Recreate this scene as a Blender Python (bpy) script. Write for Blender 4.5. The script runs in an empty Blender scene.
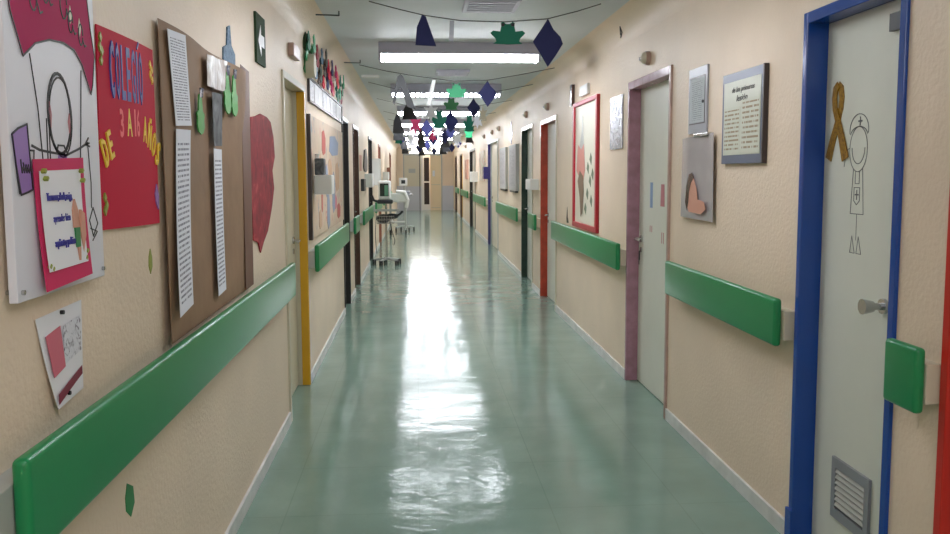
import bpy, bmesh, math, random
from mathutils import Vector, Matrix
random.seed(7)
COL = bpy.context.scene.collection
XL, XR = -0.8204, 1.592          # the two long walls
ZC = 2.72                          # ceiling
Y0, Y1 = -4.0, 35.2                # ends of the corridor

# ------------------------------------------------------------------ materials
def srgb(r, g, b):
    f = lambda c: ((c/255+.055)/1.055)**2.4 if c/255 > .04045 else c/255/12.92
    return (f(r), f(g), f(b), 1)
def mat(name, rgb, rough=.5, metal=0, bump=0, bscale=40, var=0, vscale=6, spec=.5, coat=0, emit=None, es=0):
    m = bpy.data.materials.new(name); m.use_nodes = True
    nt = m.node_tree; N = nt.nodes; L = nt.links; b = N['Principled BSDF']
    c = srgb(*rgb)
    b.inputs['Base Color'].default_value = c
    b.inputs['Roughness'].default_value = rough
    b.inputs['Metallic'].default_value = metal
    b.inputs['Specular IOR Level'].default_value = spec
    b.inputs['Coat Weight'].default_value = coat
    if emit: b.inputs['Emission Color'].default_value = srgb(*emit); b.inputs['Emission Strength'].default_value = es
    tc = N.new('ShaderNodeTexCoord')
    if var:
        n = N.new('ShaderNodeTexNoise'); n.inputs['Scale'].default_value = vscale; n.inputs['Detail'].default_value = 5
        L.new(tc.outputs['Object'], n.inputs['Vector'])
        r = N.new('ShaderNodeValToRGB'); r.color_ramp.elements[0].position = .35; r.color_ramp.elements[1].position = .65
        r.color_ramp.elements[0].color = tuple(x*(1-var) for x in c[:3])+(1,)
        r.color_ramp.elements[1].color = tuple(min(1, x*(1+var*.5)) for x in c[:3])+(1,)
        L.new(n.outputs['Fac'], r.inputs['Fac']); L.new(r.outputs['Color'], b.inputs['Base Color'])
    if bump:
        n = N.new('ShaderNodeTexNoise'); n.inputs['Scale'].default_value = bscale; n.inputs['Detail'].default_value = 6
        L.new(tc.outputs['Object'], n.inputs['Vector'])
        bp = N.new('ShaderNodeBump'); bp.inputs['Strength'].default_value = bump; bp.inputs['Distance'].default_value = .01
        L.new(n.outputs['Fac'], bp.inputs['Height']); L.new(bp.outputs['Normal'], b.inputs['Normal'])
    return m
def uvlines(name, paper, ink, rows, thr=.45, nscale=30, margin=.1, rough=.6):
    """printed rows of writing on a sheet, from its UVs"""
    m = mat(name, paper, rough); nt = m.node_tree; N = nt.nodes; L = nt.links; b = N['Principled BSDF']
    def M(op, a, c=None):
        n = N.new('ShaderNodeMath'); n.operation = op
        for i, v in enumerate((a, c)):
            if v is None: continue
            if isinstance(v, (int, float)): n.inputs[i].default_value = v
            else: L.new(v, n.inputs[i])
        return n.outputs[0]
    uv = N.new('ShaderNodeUVMap'); sp = N.new('ShaderNodeSeparateXYZ'); L.new(uv.outputs[0], sp.inputs[0])
    u, v = sp.outputs[0], sp.outputs[1]
    row = M('MULTIPLY', v, rows); fr = M('FRACT', row); on = M('LESS_THAN', fr, thr)
    cb = N.new('ShaderNodeCombineXYZ'); L.new(M('MULTIPLY', u, nscale), cb.inputs[0]); L.new(M('MULTIPLY', M('FLOOR', row), 7.3), cb.inputs[1])
    nz = N.new('ShaderNodeTexNoise'); nz.inputs['Scale'].default_value = 1; nz.inputs['Detail'].default_value = 2; L.new(cb.outputs[0], nz.inputs['Vector'])
    w = M('GREATER_THAN', nz.outputs['Fac'], .44)
    a = M('MULTIPLY', M('MULTIPLY', on, w), M('MULTIPLY', M('GREATER_THAN', u, margin), M('LESS_THAN', u, 1-margin)))
    a = M('MULTIPLY', a, M('MULTIPLY', M('GREATER_THAN', v, .05), M('LESS_THAN', v, .94)))
    mx = N.new('ShaderNodeMix'); mx.data_type = 'RGBA'; L.new(a, mx.inputs['Factor'])
    mx.inputs['A'].default_value = srgb(*paper); mx.inputs['B'].default_value = srgb(*ink); L.new(mx.outputs['Result'], b.inputs['Base Color'])
    return m
def blobs(name, cols, scale, rough=.6, metal=0, stretch=(1, 1, 1), bump=0):
    m = mat(name, (200, 200, 200), rough, metal); nt = m.node_tree; N = nt.nodes; L = nt.links; b = N['Principled BSDF']
    tc = N.new('ShaderNodeTexCoord'); mp = N.new('ShaderNodeMapping'); mp.inputs['Scale'].default_value = stretch
    L.new(tc.outputs['Object'], mp.inputs[0])
    n = N.new('ShaderNodeTexNoise'); n.inputs['Scale'].default_value = scale; n.inputs['Detail'].default_value = 3; n.inputs['Distortion'].default_value = .8
    L.new(mp.outputs[0], n.inputs['Vector'])
    r = N.new('ShaderNodeValToRGB'); cr = r.color_ramp
    while len(cr.elements) < len(cols): cr.elements.new(.5)
    for e, (p, c) in zip(cr.elements, cols): e.position = p; e.color = srgb(*c)
    L.new(n.outputs['Fac'], r.inputs['Fac']); L.new(r.outputs['Color'], b.inputs['Base Color'])
    if bump:
        bp = N.new('ShaderNodeBump'); bp.inputs['Strength'].default_value = bump; L.new(n.outputs['Fac'], bp.inputs['Height']); L.new(bp.outputs['Normal'], b.inputs['Normal'])
    return m

M = {}
M['wall'] = mat('cream_wall_paint', (231, 211, 188), .5, bump=.35, bscale=55, var=.05, vscale=2)
M['ceiling'] = mat('pale_ceiling_paint', (214, 220, 224), .6, bump=.15, bscale=40, var=.05, vscale=1.5)
M['grey_wall'] = mat('grey_wall_paint', (196, 198, 206), .5)
M['white'] = mat('white_plastic', (225, 226, 224), .35)
M['skirt'] = mat('white_skirting', (214, 214, 212), .35, var=.12, vscale=9)
M['leaf'] = mat('pale_grey_green_door_paint', (220, 222, 210), .4, var=.04, vscale=3)
M['leaf_cream'] = mat('cream_door_paint', (208, 200, 178), .35)
M['cream_frame'] = mat('cream_gloss_paint', (196, 188, 165), .3)
M['grey_frame'] = mat('grey_gloss_paint', (168, 172, 172), .3)
M['brownpink'] = mat('brownish_gloss_paint', (176, 146, 134), .35, var=.15, vscale=12)
def worn(name, rgb): return mat(name, rgb, .22, var=.16, vscale=14)
M['blue'] = mat('blue_gloss_paint', (22, 72, 156), .2)
M['purple'] = worn('mauve_gloss_paint', (170, 126, 142))
M['redorange'] = worn('rust_red_gloss_paint', (178, 66, 46))
M['red'] = mat('red_gloss_paint', (196, 38, 26), .35)
M['darkgreen'] = worn('dark_green_gloss_paint', (30, 52, 44))
M['black'] = mat('black_gloss_paint', (26, 24, 26), .3)
M['violet'] = worn('indigo_gloss_paint', (58, 52, 112))
M['brown'] = worn('dark_brown_gloss_paint', (74, 52, 44))
M['yellow'] = mat('yellow_gloss_paint', (212, 160, 36), .25)
M['green'] = mat('green_rail_vinyl', (28, 134, 80), .28, spec=.5)
M['cream_plastic'] = mat('cream_plastic', (206, 196, 174), .4)
M['lightgrey'] = mat('light_grey_plastic', (176, 178, 174), .4)
M['steel'] = mat('brushed_steel', (190, 190, 190), .25, 1)
M['metal_paint'] = mat('silver_paint', (150, 152, 158), .4, .3)
M['dark'] = mat('dark_plastic', (34, 36, 40), .4)
M['darkfabric'] = mat('dark_opening', (40, 32, 34), .6)
M['screen'] = mat('monitor_screen', (40, 52, 50), .15)
M['rubber'] = mat('black_rubber', (22, 22, 22), .6)
M['lamp_body'] = mat('lilac_grey_enamel', (176, 174, 190), .4)
M['lamp'] = mat('fluorescent_diffuser', (240, 240, 240), .4, emit=(244, 248, 255), es=17)
M['warm_glass'] = mat('backlit_transom_glass', (240, 235, 220), .3, emit=(255, 246, 226), es=2.2)
M['magenta'] = mat('magenta_card', (178, 20, 88), .6, spec=.1)
M['pinkcard'] = mat('pink_card', (206, 50, 98), .6, spec=.15)
M['redcard'] = mat('crimson_foam', (200, 38, 66), .65, spec=.12)
M['board_white'] = mat('white_painted_board', (222, 222, 232), .4)
M['paper'] = mat('white_paper', (232, 232, 238), .5)
M['ink'] = mat('black_marker', (22, 18, 26), .5)
M['lilac'] = mat('lilac_foam', (150, 112, 184), .5)
M['bluefoam'] = mat('blue_foam', (62, 58, 150), .5)
M['yellowfoam'] = mat('yellow_foam', (240, 206, 60), .5)
M['pinkfoam'] = mat('salmon_foam', (240, 92, 100), .5)
M['kraft'] = mat('brown_kraft_paper', (150, 122, 98), .65, spec=.2, bump=.25, bscale=14, var=.1, vscale=5)
M['kraft_dark'] = mat('dark_brown_card', (112, 76, 62), .5)
M['text'] = uvlines('typed_page', (226, 228, 238), (130, 130, 146), 34, .42)
M['clear'] = mat('clear_sleeve', (196, 190, 184), .15, spec=.8)
M['photo'] = blobs('dark_picture', [(.3, (50, 52, 58)), (.55, (96, 100, 104)), (.8, (150, 150, 150))], 14)
M['wrap'] = blobs('crumpled_film', [(.3, (122, 106, 92)), (.5, (156, 140, 126)), (.72, (206, 202, 200))], 22, .35, 0, (1, 1, .5), .3)
M['greenfoam'] = mat('green_foam', (66, 158, 62), .5)
M['bluehand'] = blobs('blue_glitter', [(.35, (60, 94, 122)), (.6, (104, 134, 160))], 60, .6)
M['redpaper'] = blobs('crimson_painted_paper', [(.3, (118, 28, 40)), (.6, (160, 40, 52)), (.75, (190, 76, 80))], 12, .7)
M['exit_green'] = mat('dark_sign_green', (52, 72, 52), .7, spec=.1)
M['leafgreen'] = mat('leaf_green_paint', (40, 128, 70), .5)
M['olive'] = mat('olive_leaf_paint', (150, 160, 70), .5)
M['plastic_grey'] = mat('grey_plastic_sleeve', (178, 172, 174), .12, spec=.8, var=.1, vscale=4)
M['skin'] = mat('peach_print', (206, 150, 128), .5)
M['frame_slate'] = mat('slate_blue_frame', (92, 100, 122), .35)
M['frame_black'] = mat('dark_wood_frame', (62, 52, 52), .35)
M['handwriting'] = uvlines('handwritten_page', (200, 202, 186), (150, 132, 106), 11, .42, 12, .06)
M['noticeprint'] = uvlines('printed_notice', (176, 184, 186), (120, 126, 132), 22, .3, 16, .15)
M['silver'] = blobs('crumpled_silver_foil', [(.35, (110, 116, 136)), (.5, (190, 196, 212)), (.65, (245, 246, 250))], 38, .25, .6, (1, 1, 1), .8)
M['posterart'] = blobs('painted_poster', [(.35, (226, 222, 206)), (.52, (222, 216, 198)), (.58, (206, 128, 116)), (.63, (214, 208, 194)), (.72, (96, 116, 92))], 5, .35, 0, (1, 1, .6))
M['mural'] = blobs('children_mural', [(.3, (130, 142, 160)), (.38, (200, 178, 154)), (.55, (208, 186, 160)), (.64, (204, 170, 150)), (.72, (190, 110, 98)), (.8, (216, 196, 176))], 9, .5, 0, (1, 1, .8))
M['gold'] = blobs('gold_glitter_foam', [(.3, (120, 84, 20)), (.6, (176, 134, 44))], 90, .35, .3)
M['bluesticker'] = mat('light_blue_sticker', (134, 160, 196), .5)
M['pinksticker'] = mat('dusty_pink_sticker', (190, 120, 128), .5)
M['navy'] = mat('navy_foam', (30, 34, 84), .6, spec=.3)
M['frogfoam'] = mat('deep_green_foam', (18, 110, 86), .6, spec=.3)
M['frogbright'] = mat('bright_green_foam', (28, 160, 104), .5)
M['pinkpaper'] = mat('hot_pink_paper', (226, 60, 120), .5)
M['string'] = mat('grey_string', (70, 70, 74), .7)
M['noticered'] = mat('rose_print', (206, 106, 124), .5)
M['maroon'] = mat('maroon_print', (128, 28, 58), .5)
M['doodle'] = blobs('doodled_print', [(.46, (222, 222, 230)), (.56, (206, 206, 216)), (.66, (120, 114, 126))], 70, .5)
M['woodpanel'] = mat('reddish_wood', (150, 96, 76), .4)
M['far_warm'] = mat('warm_lit_door', (236, 214, 176), .4)  # warm light on the far right leaf, put into its colour
# floor: sheet vinyl with faint joints, polished and slightly uneven
def floor_mat():
    m = mat('polished_green_vinyl', (120, 150, 134), .13); nt = m.node_tree; N = nt.nodes; L = nt.links; b = N['Principled BSDF']
    tc = N.new('ShaderNodeTexCoord')
    def noise(scale, detail, st=(1, 1, 1)):
        mp = N.new('ShaderNodeMapping'); mp.inputs['Scale'].default_value = st; L.new(tc.outputs['Object'], mp.inputs[0])
        n = N.new('ShaderNodeTexNoise'); n.inputs['Scale'].default_value = scale; n.inputs['Detail'].default_value = detail; L.new(mp.outputs[0], n.inputs['Vector']); return n
    n = noise(2.5, 8)
    r = N.new('ShaderNodeValToRGB'); r.color_ramp.elements[0].position = .35; r.color_ramp.elements[1].position = .7
    r.color_ramp.elements[0].color = srgb(120, 146, 134); r.color_ramp.elements[1].color = srgb(132, 158, 145)
    L.new(n.outputs['Fac'], r.inputs['Fac'])
    br = N.new('ShaderNodeTexBrick'); br.offset = 0; br.inputs['Scale'].default_value = 1
    br.inputs['Brick Width'].default_value = .62; br.inputs['Row Height'].default_value = .62; br.inputs['Mortar Size'].default_value = .003
    br.inputs['Color2'].default_value = (.97, .97, .97, 1)
    br.inputs['Color1'].default_value = (1, 1, 1, 1); br.inputs['Mortar'].default_value = (.86, .87, .86, 1)
    L.new(tc.outputs['Object'], br.inputs['Vector'])
    mx = N.new('ShaderNodeMix'); mx.data_type = 'RGBA'; mx.blend_type = 'MULTIPLY'; mx.inputs['Factor'].default_value = 1
    L.new(r.outputs['Color'], mx.inputs['A']); L.new(br.outputs['Color'], mx.inputs['B']); L.new(mx.outputs['Result'], b.inputs['Base Color'])
    w1 = noise(6, 2, (.7, 1.1, 1)); w2 = noise(2.2, 1); w3 = noise(26, 1, (1, 1.2, 1))
    b1 = N.new('ShaderNodeBump'); b1.inputs['Strength'].default_value = 1; b1.inputs['Distance'].default_value = .0028; L.new(w1.outputs['Fac'], b1.inputs['Height'])
    b2 = N.new('ShaderNodeBump'); b2.inputs['Strength'].default_value = 1; b2.inputs['Distance'].default_value = .006; L.new(w2.outputs['Fac'], b2.inputs['Height']); L.new(b1.outputs['Normal'], b2.inputs['Normal'])
    b3 = N.new('ShaderNodeBump'); b3.inputs['Strength'].default_value = 1; b3.inputs['Distance'].default_value = .0006; L.new(w3.outputs['Fac'], b3.inputs['Height']); L.new(b2.outputs['Normal'], b3.inputs['Normal'])
    L.new(b3.outputs['Normal'], b.inputs['Normal'])
    n2 = noise(6, 6)
    mr = N.new('ShaderNodeMapRange'); mr.inputs['To Min'].default_value = .05; mr.inputs['To Max'].default_value = .21
    L.new(n2.outputs['Fac'], mr.inputs['Value']); L.new(mr.outputs[0], b.inputs['Roughness'])
    b.inputs['IOR'].default_value = 1.43
    return m
M['floor'] = floor_mat()

# ------------------------------------------------------------------ builders
def wx(s, d): return XL+d if s == 'L' else XR-d       # distance d out of a wall
class B:
    def __init__(self): self.bm = bmesh.new(); self.uv = self.bm.loops.layers.uv.new('UVMap')
    def box(self, x0, x1, y0, y1, z0, z1, bevel=0, seg=2):
        x0, x1 = sorted((x0, x1)); y0, y1 = sorted((y0, y1)); z0, z1 = sorted((z0, z1))
        r = bmesh.ops.create_cube(self.bm, size=1, matrix=Matrix.Translation(((x0+x1)/2, (y0+y1)/2, (z0+z1)/2)) @ Matrix.Diagonal((x1-x0, y1-y0, z1-z0, 1)))
        if bevel:
            es = list({e for v in r['verts'] for e in v.link_edges})
            bmesh.ops.bevel(self.bm, geom=es, offset=bevel, segments=seg, profile=.5, affect='EDGES')
        return self
    def wbox(self, s, y0, y1, z0, z1, d0, d1, bevel=0, seg=2): return self.box(wx(s, d0), wx(s, d1), y0, y1, z0, z1, bevel, seg)
    def prism(self, pts, vec):
        """closed outline of 3D points pushed along vec"""
        vec = Vector(vec); a = [self.bm.verts.new(Vector(p)) for p in pts]; b = [self.bm.verts.new(Vector(p)+vec) for p in pts]
        n = len(pts); self.bm.faces.new(a); self.bm.faces.new(b[::-1])
        for i in range(n): self.bm.faces.new((a[i], b[i], b[(i+1) % n], a[(i+1) % n]))
        return self
    def wpoly(self, s, pts, d0, d1): return self.prism([(wx(s, d0), y, z) for y, z in pts], (wx(s, d1)-wx(s, d0), 0, 0))
    def wstroke(self, s, pts, w, d0, d1, closed=False):
        ps = [Vector((0, p[0], p[1])) for p in pts]
        if closed: ps.append(ps[0])
        for a, b in zip(ps[:-1], ps[1:]):
            t = b-a
            if t.length < 1e-6: continue
            t.normalize(); n = Vector((0, -t.z, t.y))*w/2; e = t*w*.3
            self.wpoly(s, [((a-e+n).y, (a-e+n).z), ((a-e-n).y, (a-e-n).z), ((b+e-n).y, (b+e-n).z), ((b+e+n).y, (b+e+n).z)], d0, d1)
        return self
    def wstrip(self, s, pts, ws, d0, d1):
        P = [Vector((0, a, b)) for a, b in pts]; A = []; Bq = []
        for i, p in enumerate(P):
            t = (P[min(i+1, len(P)-1)]-P[max(i-1, 0)]).normalized(); n = Vector((0, -t.z, t.y))*ws[i]/2
            A.append(((p+n).y, (p+n).z)); Bq.append(((p-n).y, (p-n).z))
        n = len(P)
        V = [[[self.bm.verts.new((wx(s, d), q[0], q[1])) for q in row] for row in (A, Bq)] for d in (d0, d1)]
        F = self.bm.faces.new
        for i in range(n-1):
            F((V[1][0][i], V[1][0][i+1], V[1][1][i+1], V[1][1][i])); F((V[0][0][i], V[0][1][i], V[0][1][i+1], V[0][0][i+1]))
            F((V[0][0][i], V[0][0][i+1], V[1][0][i+1], V[1][0][i])); F((V[0][1][i], V[1][1][i], V[1][1][i+1], V[0][1][i+1]))
        for i in (0, n-1): F((V[0][0][i], V[1][0][i], V[1][1][i], V[0][1][i]))
        return self
    def cyl(self, p0, p1, r0, r1=None, n=16):
        r1 = r0 if r1 is None else r1; p0, p1 = Vector(p0), Vector(p1); d = p1-p0
        q = d.to_track_quat('Z', 'Y').to_matrix().to_4x4()
        bmesh.ops.create_cone(self.bm, cap_ends=True, segments=n, radius1=r0, radius2=r1, depth=d.length, matrix=Matrix.Translation((p0+p1)/2) @ q)
        return self
    def tube(self, pts, r, n=8):
        for a, b in zip(pts[:-1], pts[1:]): self.cyl(a, b, r, n=n)
        for p in pts[1:-1]: self.ball(p, (r, r, r), 8)
        return self
    def ball(self, c, r, n=14):
        bmesh.ops.create_uvsphere(self.bm, u_segments=n, v_segments=max(6, n//2), radius=1, matrix=Matrix.Translation(c) @ Matrix.Diagonal((r[0], r[1], r[2], 1)))
        return self
    def sheet(self, s, c, curl=lambda u, v: 0, d=.004, t=.0015, n=8):
        """paper: corners bottom-near... c = (left-bottom, right-bottom, right-top, left-top) as seen, each (y, z)"""
        for side in (0, 1):
            g = {}
            for i in range(n+1):
                for j in range(n+1):
                    u, v = i/n, j/n
                    y = (c[0][0]*(1-u)+c[1][0]*u)*(1-v)+(c[3][0]*(1-u)+c[2][0]*u)*v
                    z = (c[0][1]*(1-u)+c[1][1]*u)*(1-v)+(c[3][1]*(1-u)+c[2][1]*u)*v
                    g[i, j] = self.bm.verts.new((wx(s, d+curl(u, v)+(t if side else 0)), y, z))
            for i in range(n):
                for j in range(n):
                    q = [(i, j), (i+1, j), (i+1, j+1), (i, j+1)]
                    f = self.bm.faces.new([g[k] for k in q])
                    for lp, k in zip(f.loops, q): lp[self.uv].uv = (k[0]/n, k[1]/n)
            if side:
                rim = [(i, 0) for i in range(n)]+[(n, j) for j in range(n)]+[(i, n) for i in range(n, 0, -1)]+[(0, j) for j in range(n, 0, -1)]
                for a, b in zip(rim, rim[1:]+rim[:1]): self.bm.faces.new((g[a], g[b], g0[b], g0[a]))
            g0 = g
        return self
    def text(self, body, s, y, z, h, w=None, d0=.002, d1=.004, shear=0, rot=0, bold=0):
        """raised lettering on a wall; (y, z) is the left foot of the word, w its width"""
        cu = bpy.data.curves.new('t', 'FONT'); cu.body = body; cu.size = 1; cu.extrude = 0; cu.offset = bold; cu.resolution_u = 2
        o = bpy.data.objects.new('t', cu); COL.objects.link(o); bpy.context.view_layer.update()
        me = bpy.data.meshes.new_from_object(o.evaluated_get(bpy.context.evaluated_depsgraph_get()))
        bpy.data.objects.remove(o); t = bmesh.new(); t.from_mesh(me); bpy.data.meshes.remove(me)
        if not t.verts: t.free(); return self
        x0 = min(v.co.x for v in t.verts); x1 = max(v.co.x for v in t.verts); h0 = .7
        sy = h/h0; sx = (w/(x1-x0)) if w else sy; sg = 1 if s == 'L' else -1
        r = bmesh.ops.extrude_face_region(t, geom=list(t.faces)); top = {v for v in r['geom'] if isinstance(v, bmesh.types.BMVert)}
        vm = {}
        cr, sr = math.cos(rot), math.sin(rot)
        for v in t.verts:
            a, b = (v.co.x-x0)*sx, v.co.y*sy; a += b*shear
            a, b = a*cr-b*sr, a*sr+b*cr
            vm[v] = self.bm.verts.new((wx(s, d1 if v in top else d0), y+sg*a, z+b))
        for f in t.faces:
            try: self.bm.faces.new([vm[v] for v in f.verts])
            except ValueError: pass
        t.free(); return self
    def done(self, name, m, parent=None, smooth=False, bevel=0, origin=None):
        bmesh.ops.recalc_face_normals(self.bm, faces=self.bm.faces)
        me = bpy.data.meshes.new(name); o = bpy.data.objects.new(name, me); COL.objects.link(o)
        if parent is not None:
            p = parent; off = Vector((0, 0, 0))
            while p: off += p.location; p = p.parent
            o.parent = parent
        else:
            vs = [v.co for v in self.bm.verts]
            off = Vector(origin) if origin else Vector(((min(v.x for v in vs)+max(v.x for v in vs))/2, (min(v.y for v in vs)+max(v.y for v in vs))/2, min(v.z for v in vs)))
            o.location = off
        bmesh.ops.translate(self.bm, verts=self.bm.verts, vec=-off)
        if smooth:
            for f in self.bm.faces: f.smooth = True
        self.bm.to_mesh(me); self.bm.free(); me.materials.append(M[m] if isinstance(m, str) else m)
        if smooth:
            try: me.set_sharp_from_angle(angle=math.radians(38))
            except Exception: pass
        return o
def thing(name, label, cat, loc, group=None):
    o = bpy.data.objects.new(name, None); COL.objects.link(o); o.location = loc; o.empty_display_size = .1
    return tag(o, label, cat, group)
def tag(o, label, cat, group=None, kind=None):
    o['label'] = label; o['category'] = cat
    if group: o['group'] = group
    if kind: o['kind'] = kind
    return o
def struct(o): o['kind'] = 'structure'; return o
def dup(root, loc, label, group=None):
    r = root.copy(); COL.objects.link(r); r.location = loc; r['label'] = label
    if group: r['group'] = group
    for ch in list(root.children):
        c = ch.copy(); COL.objects.link(c); c.parent = r
        for g in list(ch.children):
            e = g.copy(); COL.objects.link(e); e.parent = c
    return r

# ------------------------------------------------------------------ doors: openings first
# side, near edge, far edge, height, near frame paint, far frame paint, leaf paint, ordinal
DOORS = [
 ('L', 5.18, 6.15, 2.22, 'cream_frame', 'yellow', 'leaf_cream'),
 ('L', 9.25, 10.02, 2.22, 'black', 'black', 'leaf_cream'),
 ('L', 10.85, 11.75, 2.22, 'brown', 'brown', 'leaf_cream'),
 ('L', 14.3, 15.3, 2.22, 'black', 'black', 'leaf_cream'),
 ('L', 18.0, 19.0, 2.22, 'woodpanel', 'woodpanel', 'woodpanel'),
 ('L', 25.6, 26.8, 2.22, 'woodpanel', 'woodpanel', 'leaf_cream'),
 ('R', 1.35, 2.335, 2.22, 'red', 'red', 'leaf'),
 ('R', 2.59, 3.30, 2.22, 'blue', 'blue', 'leaf'),
 ('R', 5.05, 6.08, 2.245, 'brownpink', 'purple', 'leaf'),
 ('R', 9.23, 10.4, 2.235, 'cream_frame', 'redorange', 'leaf'),
 ('R', 11.14, 12.3, 2.25, 'cream_frame', 'darkgreen', 'leaf'),
 ('R', 15.9, 18.1, 2.25, 'grey_frame', 'violet', 'leaf_cream'),
 ('R', 22.1, 24.3, 2.25, 'black', 'black', 'leaf_cream'),
 ('R', 28.2, 29.6, 2.25, 'yellow', 'brown', 'leaf_cream'),
 ('R', 32.0, 33.4, 2.25, 'brown', 'brown', 'leaf_cream'),
]
REV = .075   # depth of the reveal
FW = .035    # width of the frame's face
for side, nm in (('L', 'wall_left'), ('R', 'wall_right')):
    ds = sorted([d for d in DOORS if d[0] == side], key=lambda d: d[1]); b = B(); sk = B(); y = Y0
    for d in ds+[(side, Y1, Y1, 0)]:
        if d[1] > y:
            b.wbox(side, y, d[1], 0, ZC+.1, -.14, 0)
            sk.wbox(side, y+.004, d[1]-.004, 0, .072, 0, .013)
        if d[3]: b.wbox(side, d[1], d[2], d[3], ZC+.1, -.14, 0)
        y = d[2]
    struct(b.done(nm, 'wall')); struct(sk.done('baseboard_'+('left' if side == 'L' else 'right'), 'skirt'))
leafs = []
for i, (s, a, z, h, m0, m1, ml) in enumerate(DOORS):
    r = bpy.data.objects.new('door_%d' % (i+1), None); COL.objects.link(r); r.location = (wx(s, 0), (a+z)/2, 0); struct(r)
    P = .014
    if m0 == m1:
        b = B(); b.wbox(s, a, a+FW, 0, h, -REV-.05, P, .004).wbox(s, z-FW, z, 0, h, -REV-.05, P, .004).wbox(s, a+FW, z-FW, h-FW*1.3, h, -REV-.05, P, .004)
        fr = b.done('door_frame', m0, r)
    else:
        fr = B().wbox(s, a, a+FW, 0, h, -REV-.05, P, .004).done('near_jamb', m0, r)
        if s == 'L' or m1 == 'violet': # only the outer strip is coloured, the rebate is cream
            B().wbox(s, z-FW, z, 0, h-FW*1.3, -.045, P, .004).done('far_jamb', m1, r)
            B().wbox(s, z-FW, z, 0, h-FW*1.3, -REV-.05, -.045).wbox(s, a+FW, z, h-FW*1.3, h, -REV-.05, P, .004).done('head_jamb', m0, r)
        else:
            B().wbox(s, z-FW, z, 0, h, -REV-.05, P, .004).wbox(s, a+FW, z-FW, h-FW*1.6, h, -REV-.05, P, .004).done('far_jamb', m1, r)
    lf = B().wbox(s, a+FW, z-FW, .006, h-FW*1.3, -REV-.045, -REV, .003).done('door_leaf', ml, r)
    leafs.append(lf)
def lever(s, y, z, lf, dirn=-1, keys=False):
    d = -REV
    o = B().cyl((wx(s, d), y, z), (wx(s, d+.012), y, z), .026).cyl((wx(s, d+.01), y, z), (wx(s, d+.055), y, z), .01)\
        .tube([(wx(s, d+.05), y, z), (wx(s, d+.055), y+dirn*.11, z)], .009).cyl((wx(s, d), y, z-.08), (wx(s, d+.008), y, z-.08), .02).done('door_handle', 'steel', lf, True)
    return o
lever('L', 6.0, 1.1, leafs[0]); lever('R', 5.97, 1.09, leafs[8], -1)
B().wbox('R', 5.965, 5.975, .93, 1.005, -REV+.012, -REV+.015).wbox('R', 5.95, 5.965, .9, 1.0, -REV+.02, -REV+.023).done('key_bunch', 'dark', leafs[8])
for k, y in ((9, 10.28), (10, 12.18), (11, 17.9), (12, 24.1), (3, 15.2), (2, 11.62)): lever(DOORS[k][0], y, 1.05, leafs[k])
# blue door fittings
lf = leafs[7]; d = -REV
B().cyl((wx('R', d), 2.79, 1.1), (wx('R', d+.012), 2.79, 1.1), .028).cyl((wx('R', d+.01), 2.79, 1.1), (wx('R', d+.05), 2.79, 1.1), .013).cyl((wx('R', d+.045), 2.79, 1.1), (wx('R', d+.085), 2.79, 1.1), .02, .028, 20).done('door_knob', 'steel', lf, True)
gv = B(); gv.wbox('R', 2.825, 3.095, .2, .24, d, d+.012).wbox('R', 2.825, 3.095, .405, .445, d, d+.012).wbox('R', 2.825, 2.855, .24, .405, d, d+.012).wbox('R', 3.065, 3.095, .24, .405, d, d+.012)
gv = gv.done('vent_grille', 'metal_paint', lf)
B().wbox('R', 2.855, 3.065, .24, .405, d, d+.002).done('vent_backing', 'dark', gv)
sl = B()
for k in range(7):
    z = .25+k*.0225
    sl.prism([(wx('R', d+.002), 2.855, z+.016), (wx('R', d+.004), 2.855, z+.019), (wx('R', d+.013), 2.855, z+.003), (wx('R', d+.011), 2.855, z)], (0, .21, 0))
sl.done('vent_slats', 'lightgrey', gv)
B().wbox('R', 2.73, 2.80, 2.065, 2.125, d, d+.02).done('door_closer', 'dark', lf)
B().wbox('R', 3.255, 3.306, 0, .15, .012, .026, .003).done('plinth_block', 'blue', bpy.data.objects['door_8'])
# nurse figure drawn on the blue door: cap, head, pinafore and feet
nf = B(); dd0, dd1 = d, d+.0012
def arc(cy, cz, ry, rz, a0, a1, n=24, flip=1): return [(cy-flip*ry*math.cos(math.radians(a0+(a1-a0)*i/n)), cz+rz*math.sin(math.radians(a0+(a1-a0)*i/n))) for i in range(n+1)]
def st(pts, w=.0028, cl=False): nf.wstroke('R', pts, w, dd0, dd1, cl)
cy = 3.005
st(arc(cy, 1.665, .062, .085, 0, 360, 30)); st(arc(cy, 1.67, .045, .06, 180, 360, 16), .0028)
st(arc(cy, 1.735, .066, .062, -10, 190)); st(arc(cy, 1.715, .06, .035, 10, 170), .003)
st([(cy-.006, 1.755), (cy-.006, 1.785)], .006); st([(cy-.018, 1.77), (cy+.006, 1.77)], .006)
st([(cy+.03, 1.59), (cy+.042, 1.42), (cy-.05, 1.42), (cy-.035, 1.59)]); st([(cy+.014, 1.58), (cy+.014, 1.535), (cy-.014, 1.535), (cy-.014, 1.58)], .0025)
st([(cy+.02, 1.52), (cy+.02, 1.47), (cy, 1.455), (cy-.02, 1.47), (cy-.02, 1.52)], .0028, True); st([(cy, 1.475), (cy, 1.51)], .005); st([(cy-.012, 1.493), (cy+.012, 1.493)], .005)
st([(cy-.005, 1.42), (cy-.005, 1.32)], .002)
for k in (.02, -.026): st([(cy+k+.016, 1.27), (cy+k+.004, 1.335), (cy+k-.018, 1.27)], .0022, True)
st([(cy+.066, 1.67), (cy+.085, 1.66), (cy+.1, 1.60)], .002)
nf.done('nurse_drawing', mat('grey_pencil', (96, 98, 100), .6), lf)
rb = B()
wr = [.048, .044, .036, .034, .036, .038, .03]
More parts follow.
